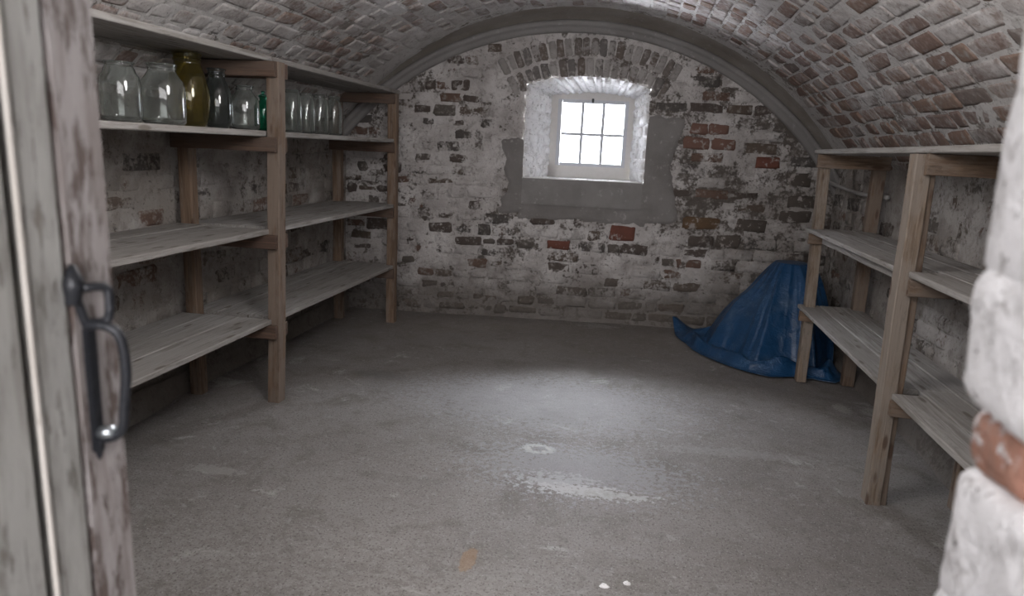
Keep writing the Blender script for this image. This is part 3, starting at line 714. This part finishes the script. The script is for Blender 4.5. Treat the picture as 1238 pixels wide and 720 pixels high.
# ------------------------------------------------------------------ right rack
RR = empty('shelving_rack', (1.5, 4.4, 0)); tag(RR, 'grey board rack on leaning posts along right wall, beside blue tarpaulin', 'shelving')
def post(x0, x1, y, wd, dp, zt, mat='post'): return beam('post', RR, (x0, y, 0), (x1, y, zt), wd, dp, M[mat], up=(0, 1, 0))
post(1.318 + .035, 1.281 + .035, 5.445, .07, .08, 1.715, 'post_pale')
post(1.235 + .035, 1.212 + .035, 3.478, .068, .09, 1.71, 'post_pale'); post(1.3085, 1.2855, 3.487, .052, .08, 1.62, 'post')
post(1.25, 1.22, 1.55, .07, .08, 1.71)
for y in (5.445, 3.50, 1.55): post(1.69, 1.685, y, .085, .07, 1.62, 'post')
rl = [(.590, .028), (1.175, .028), (1.745, .030)]
for zi, (z, th) in enumerate(rl):
    lean = lambda zz: -.026 * zz / 1.7
    zb = z - th - (.05 if zi == 2 else .04); hh = .095 if zi == 2 else .075
    xb = 1.765 if zi < 2 else 1.70
    for y in (5.380, 3.555, 3.41, 1.62):
        beam('bearer', RR, (1.275 + lean(z), y, zb), (1.735, y, zb), .035, hh, M['post'])
    for bay in (0, 1):
        y0, y1 = ((1.50, 3.428), (3.53, 5.50))[bay]
        dzb = .0
        if zi == 2: y0, y1 = ((1.50, 3.44), (3.44, 5.50))[bay]
        if zi == 1 and bay == 0: dzb = .006
        x = 1.285 + lean(z) * 1.6; ws = (.155, .16, .13) if zi < 2 else (.13, .12, .13)
        for k, wd in enumerate(ws):
            ys = y1 if (k == 0 or zi == 2) else (y1 if bay == 1 else 3.525)
            ye = y0 if (k == 0 or bay == 0) else y0
            if k and bay == 1 and zi < 2: ys = 5.49
            beam('board', RR, (x + wd/2, ye, z - th/2 + dzb), (x + wd/2, ys, z - th/2 + dzb), wd - .004, th, M['board'], wob=.0012, segs=8)
            x += wd
beam('shelf_batten', RR, (1.325, 3.53, 1.118), (1.325, 5.22, 1.118), .022, .055, M['board'])

# ------------------------------------------------------------------ glass jars
def lathe(name, prof, mat, n=40):
    V, F = [], []; m = len(prof)
    for k in range(n):
        a = 2 * math.pi * k / n
        for r, z in prof: V.append((r * math.cos(a), r * math.sin(a), z))
    for k in range(n):
        for j in range(m - 1): F.append((k*m+j, ((k+1) % n)*m+j, ((k+1) % n)*m+j+1, k*m+j+1))
    me = mesh_of(name, V, F, mat)
    bm = bmesh.new(); bm.from_mesh(me); bmesh.ops.remove_doubles(bm, verts=bm.verts, dist=1e-5); bmesh.ops.recalc_face_normals(bm, faces=bm.faces); bm.to_mesh(me); bm.free()
    me.polygons.foreach_set('use_smooth', [True] * len(me.polygons)); return me
def jar_prof(R, Hh, neck, shoulder, kind):
    t = .0035
    if kind == 'wide':
        o = [(0, .004), (R*.55, .003), (R*.85, 0), (R*.97, .012), (R, .035), (R, shoulder*.55), (R*.99, shoulder*.8), (R*.93, shoulder*.93), (R*.80, shoulder), (neck*1.12, shoulder+.018), (neck, shoulder+.03)]
    elif kind == 'vase':
        o = [(0, .004), (R*.5, .002), (R*.70, 0), (R*.80, .012), (R*.94, Hh*.14), (R, Hh*.28), (R*.99, Hh*.44), (R*.93, Hh*.58), (R*.82, Hh*.70), (neck*1.08, Hh*.80), (neck, Hh*.85)]
    else:
        o = [(0, .004), (R*.6, .002), (R*.88, 0), (R, .012), (R, shoulder*.8), (R*.94, shoulder*.92), (neck*1.3, shoulder+.01), (neck, shoulder+.03)]
    zt = Hh; zn = o[-1][1]
    o += [(neck, lerp(zn, zt, .25)), (neck+.004, lerp(zn, zt, .35)), (neck+.004, lerp(zn, zt, .45)), (neck, lerp(zn, zt, .55)), (neck, lerp(zn, zt, .65)), (neck+.005, lerp(zn, zt, .75)), (neck+.005, zt-.003), (neck+.002, zt)]
    i = [(max(r - t - (.001 if r > neck+.001 else 0), 0), z + (t*1.5 if z < .03 else 0)) for r, z in reversed(o)]
    i = [(min(r, neck - t) if z >= zn else r, z) for r, z in i]
    return o + i
def jar(loc, R, Hh, neck, sh, kind, mat, label, lid=False, nm='glass_jar', bail=False):
    g = 'glass jars on the upper shelf'
    root = empty(nm, loc); tag(root, label, 'jar', g)
    link('body', lathe('body', jar_prof(R, Hh, neck, sh, kind), M[mat]), root, loc)
    rim = [(neck + .005 + .0035 * math.cos(q), Hh - .004 + .0035 * math.sin(q)) for q in [2*math.pi*k/8 for k in range(9)]]
    link('rim', lathe('rim', rim, M[mat], 40), root, loc)
    if lid:
        l = [(0, Hh + .012), (neck*.5, Hh + .013), (neck*.9, Hh + .009), (neck + .007, Hh + .004), (neck + .007, Hh - .001), (0, Hh + .0)]
        link('lid', lathe('lid', l, M[mat]), root, loc)
        k = [(0, Hh + .034), (.010, Hh + .032), (.014, Hh + .026), (.010, Hh + .018), (.008, Hh + .012), (0, Hh + .011)]
        link('lid_knob', lathe('lid_knob', k, M[mat], 20), root, loc)
    return root
ST = 1.692
def on_shelf(px, X):
    r = ray(px, 150); t = X / r.x; return (X, r.y * t, ST)
jar(on_shelf(148.5, -2.44), .090, .275, .060, .225, 'wide', 'glass_clear', 'wide clear glass jar nearest the open door, greenish neck')
jar(on_shelf(199, -2.35), .104, .288, .064, .222, 'wide', 'glass_clear', 'largest clear wide glass jar, just left of the olive jar')
jar(on_shelf(230, -2.43), .106, .380, .068, .2, 'vase', 'glass_olive', 'tall olive-yellow glass jar, tallest on the shelf')
jar(on_shelf(264, -2.39), .077, .325, .045, .2, 'vase', 'glass_smoke', 'dark smoky glass jar right behind the olive jar')
jar(on_shelf(296.5, -2.36), .085, .255, .046, .195, 'wide', 'glass_clear', 'squat clear glass jar between the smoky jar and the green one')
jar(on_shelf(319, -2.40), .048, .215, .022, .165, 'bottle', 'glass_green', 'small bottle-green glass jar with stopper beside the middle post', lid=True)
jar(on_shelf(354, -2.38), .066, .285, .046, .235, 'bottle', 'glass_clear', 'slim clear glass jar touching the right side of middle post')
jar(on_shelf(371, -2.42), .062, .285, .043, .235, 'bottle', 'glass_clear', 'second slim clear glass jar to the right of middle post')
jar(on_shelf(387, -2.40), .066, .290, .046, .235, 'bottle', 'glass_clear', 'third slim clear glass jar to the right of middle post')
jar(on_shelf(404, -2.42), .066, .300, .045, .240, 'bottle', 'glass_clear', 'rightmost slim clear glass jar, in front of the far back post')

# ------------------------------------------------------------------ pipe on the right wall
pts = smooth_path([(1.66, 6.80, 1.50), (1.72, 6.55, 1.46), (1.753, 6.1, 1.425), (1.758, 5.75, 1.425), (1.758, 5.40, 1.43)], 6)
pp = link('pipe', tube_mesh('pipe', pts, .016, M['pipe'], 12), None, (0, 0, 0)); tag(pp, 'thin pale pipe sagging along right wall behind the rack', 'pipe')

# ------------------------------------------------------------------ tarpaulin
def tarp():
    cx, cy = 1.37, 6.17
    out = [(1.61, 5.44), (1.45, 5.49), (1.30, 5.50), (1.12, 5.44), (.97, 5.52), (.82, 5.66), (.71, 5.80), (.62, 5.95), (.54, 6.22), (.45, 6.60), (.43, 6.775), (.66, 6.80), (1.0, 6.83), (1.35, 6.87), (1.66, 6.88), (1.74, 6.6), (1.74, 6.2), (1.72, 5.8), (1.665, 5.52)]
    ang = sorted(((math.atan2(y - cy, x - cx), math.hypot(x - cx, y - cy)) for x, y in out))
    def R(f):
        f = (f + math.pi) % (2 * math.pi) - math.pi
        for i in range(len(ang)):
            a0, r0 = ang[i - 1]; a1, r1 = ang[i]
            if i == 0:
                a0 -= 2 * math.pi
            if a0 <= f <= a1: return lerp(r0, r1, (f - a0) / max(a1 - a0, 1e-6))
        a0, r0 = ang[-1]; a1, r1 = ang[0]; return lerp(r0, r1, (f - a0) / (a1 + 2*math.pi - a0))
    # stiff sheet: flat planes between a few creases that run down from the top
    RG = [(0, .33), (38, .50), (75, .62), (115, .66), (158, .74), (186, .70), (212, .58), (238, .66), (262, .50), (284, .58), (303, .44), (332, .47), (360, .33)]
    def poly(a):
        for (a0, q0), (a1, q1) in zip(RG, RG[1:]):
            if a0 <= a <= a1:
                u = (a - a0) / (a1 - a0); A0, A1, A = math.radians(a0), math.radians(a1), math.radians(a)
                x0, y0, x1, y1 = q0*math.cos(A0), q0*math.sin(A0), q1*math.cos(A1), q1*math.sin(A1)
                den = math.cos(A) * (y1 - y0) - math.sin(A) * (x1 - x0)
                return (x0 * (y1 - y0) - y0 * (x1 - x0)) / den - .02 * math.sin(math.pi * u), u
        return .5, 0
    NA, NR = 320, 100; V, F = [], []
    for i in range(NA):
        f = 2 * math.pi * i / NA; c, s_ = math.cos(f), math.sin(f); r = R(f)
        left = max(0, -c) ** 1.5; front = max(0, -s_); right = max(0, c)
        for j in range(NR + 1):
            t = j / NR; rho = t * r
            # body of the heap: broad rounded top, steep to the right and front, long slope to the left
            Rb, sag = poly(math.degrees(f) % 360)
            Rb = min(Rb, r * .97)
            q = min(1, max(0, rho - .13) / (Rb - .13))
            top = .80 - .03 * c * 0
            prof = (1 - q ** (1.15 + .35 * (1 - left) + 1.2 * right))
            z = top * max(prof, 0)
            skirt = max(0, rho - Rb * .85) / max(r - Rb * .85, .05)
            # pleats falling from the top and piled folds low down
            n1 = noise.noise((c * 1.7 + 4, s_ * 1.7, t * 1.3)); n2 = noise.noise((c * 4 + 9, s_ * 4, t * 2.2 + 3))
            ple = (1 - abs(n1) * 2.4) * .014 + (1 - abs(n2) * 2.6) * .010
            amp = min(1, t * 2.2) * (1 - max(0, t - .85) / .15)
            fold = 1 - abs(noise.noise((cx + rho * c * 2.2, cy + rho * s_ * 2.2, 5.)) * 3.2)
            fold2 = 1 - abs(noise.noise((rho * c * 5 + 3, rho * s_ * 5, 2.)) * 3)
            low = (.05 * max(fold, 0) + .03 * max(fold2, 0)) * min(1, skirt * 2.5) * (1 - t ** 6)
            if left > .05 and s_ > -.75: low += .07 * left * math.exp(-((t - .62) / .16) ** 2)
            if s_ < .3 and c < .5:      # the hem is rolled over in front, with a crease above the roll
                k_ = min(1, front * 1.5 + left) * (.6 + .8 * max(0, noise.noise((c * 2.2, s_ * 2.2, 8.))+.3))
                low += .085 * k_ * math.exp(-((rho - lerp(Rb, r, .50)) / (.22 * max(r - Rb, .1))) ** 2)
            # tail tip lifts against the wall
            d = math.hypot(cx + rho*c - .43, cy + rho*s_ - 6.76); low += .12 * math.exp(-(d / .13) ** 2)
            rr = rho + (ple - .03) * amp * (1 if rho < r * .9 else .3)
            z = max(z + low + .012 * amp * fbm((rho*c, rho*s_, z), 6), .012)
            if j == NR: z = max(low, .008)
            x = min(cx + rr * c, 1.705); y = min(cy + rr * s_, wallY(x) - .04)
            # shift the top towards the back-left to lean in the corner
            k = (z / .8) ** 1.5; x -= .02 * k; y += .10 * k; y = min(y, wallY(x) - .04)
            V.append((x, y, z))
    m = NR + 1
    for i in range(NA):
        for j in range(NR): a = i*m+j; b = ((i+1) % NA)*m+j; F.append((a, a+1, b+1, b))
    me = mesh_of('tarpaulin', V, F, M['tarp'])
    bm = bmesh.new(); bm.from_mesh(me); bmesh.ops.remove_doubles(bm, verts=bm.verts, dist=1e-4); bmesh.ops.recalc_face_normals(bm, faces=bm.faces); bm.to_mesh(me); bm.free()
    me.polygons.foreach_set('use_smooth', [True] * len(me.polygons))
    o = link('tarpaulin', me, None, (0, 0, 0)); md = o.modifiers.new('thick', 'SOLIDIFY'); md.thickness = .003; md.offset = 1
    tag(o, 'crumpled blue tarpaulin heaped in the far right corner', 'tarp')
tarp()

# ------------------------------------------------------------------ small flakes on the floor
def flake(x, y, r, seed, label):
    rr = random.Random(seed); V, F = [(0, 0, .010)], []; n = 9
    for ring, (k, z) in enumerate(((.6, .009), (1, .002))):
        for i in range(n):
            a = 2*math.pi*i/n; q = r * k * rr.uniform(.7, 1.1); V.append((q * math.cos(a) * 1.3, q * math.sin(a), z * rr.uniform(.8, 1.2)))
    for i in range(n): F.append((0, 1+i, 1+(i+1) % n)); F.append((1+i, 1+n+i, 1+n+(i+1) % n, 1+(i+1) % n))
    o = link('plaster_flake', mesh_of('plaster_flake', V, F, M['white'], False), None, (x, y, floor_z(x, y))); tag(o, label, 'debris', 'plaster flakes on the floor'); return o
flake(-.007, 2.46, .018, 1, 'larger white plaster flake near the bottom edge of floor')
flake(.082, 2.504, .014, 2, 'smaller white plaster flake to the right of the larger one')
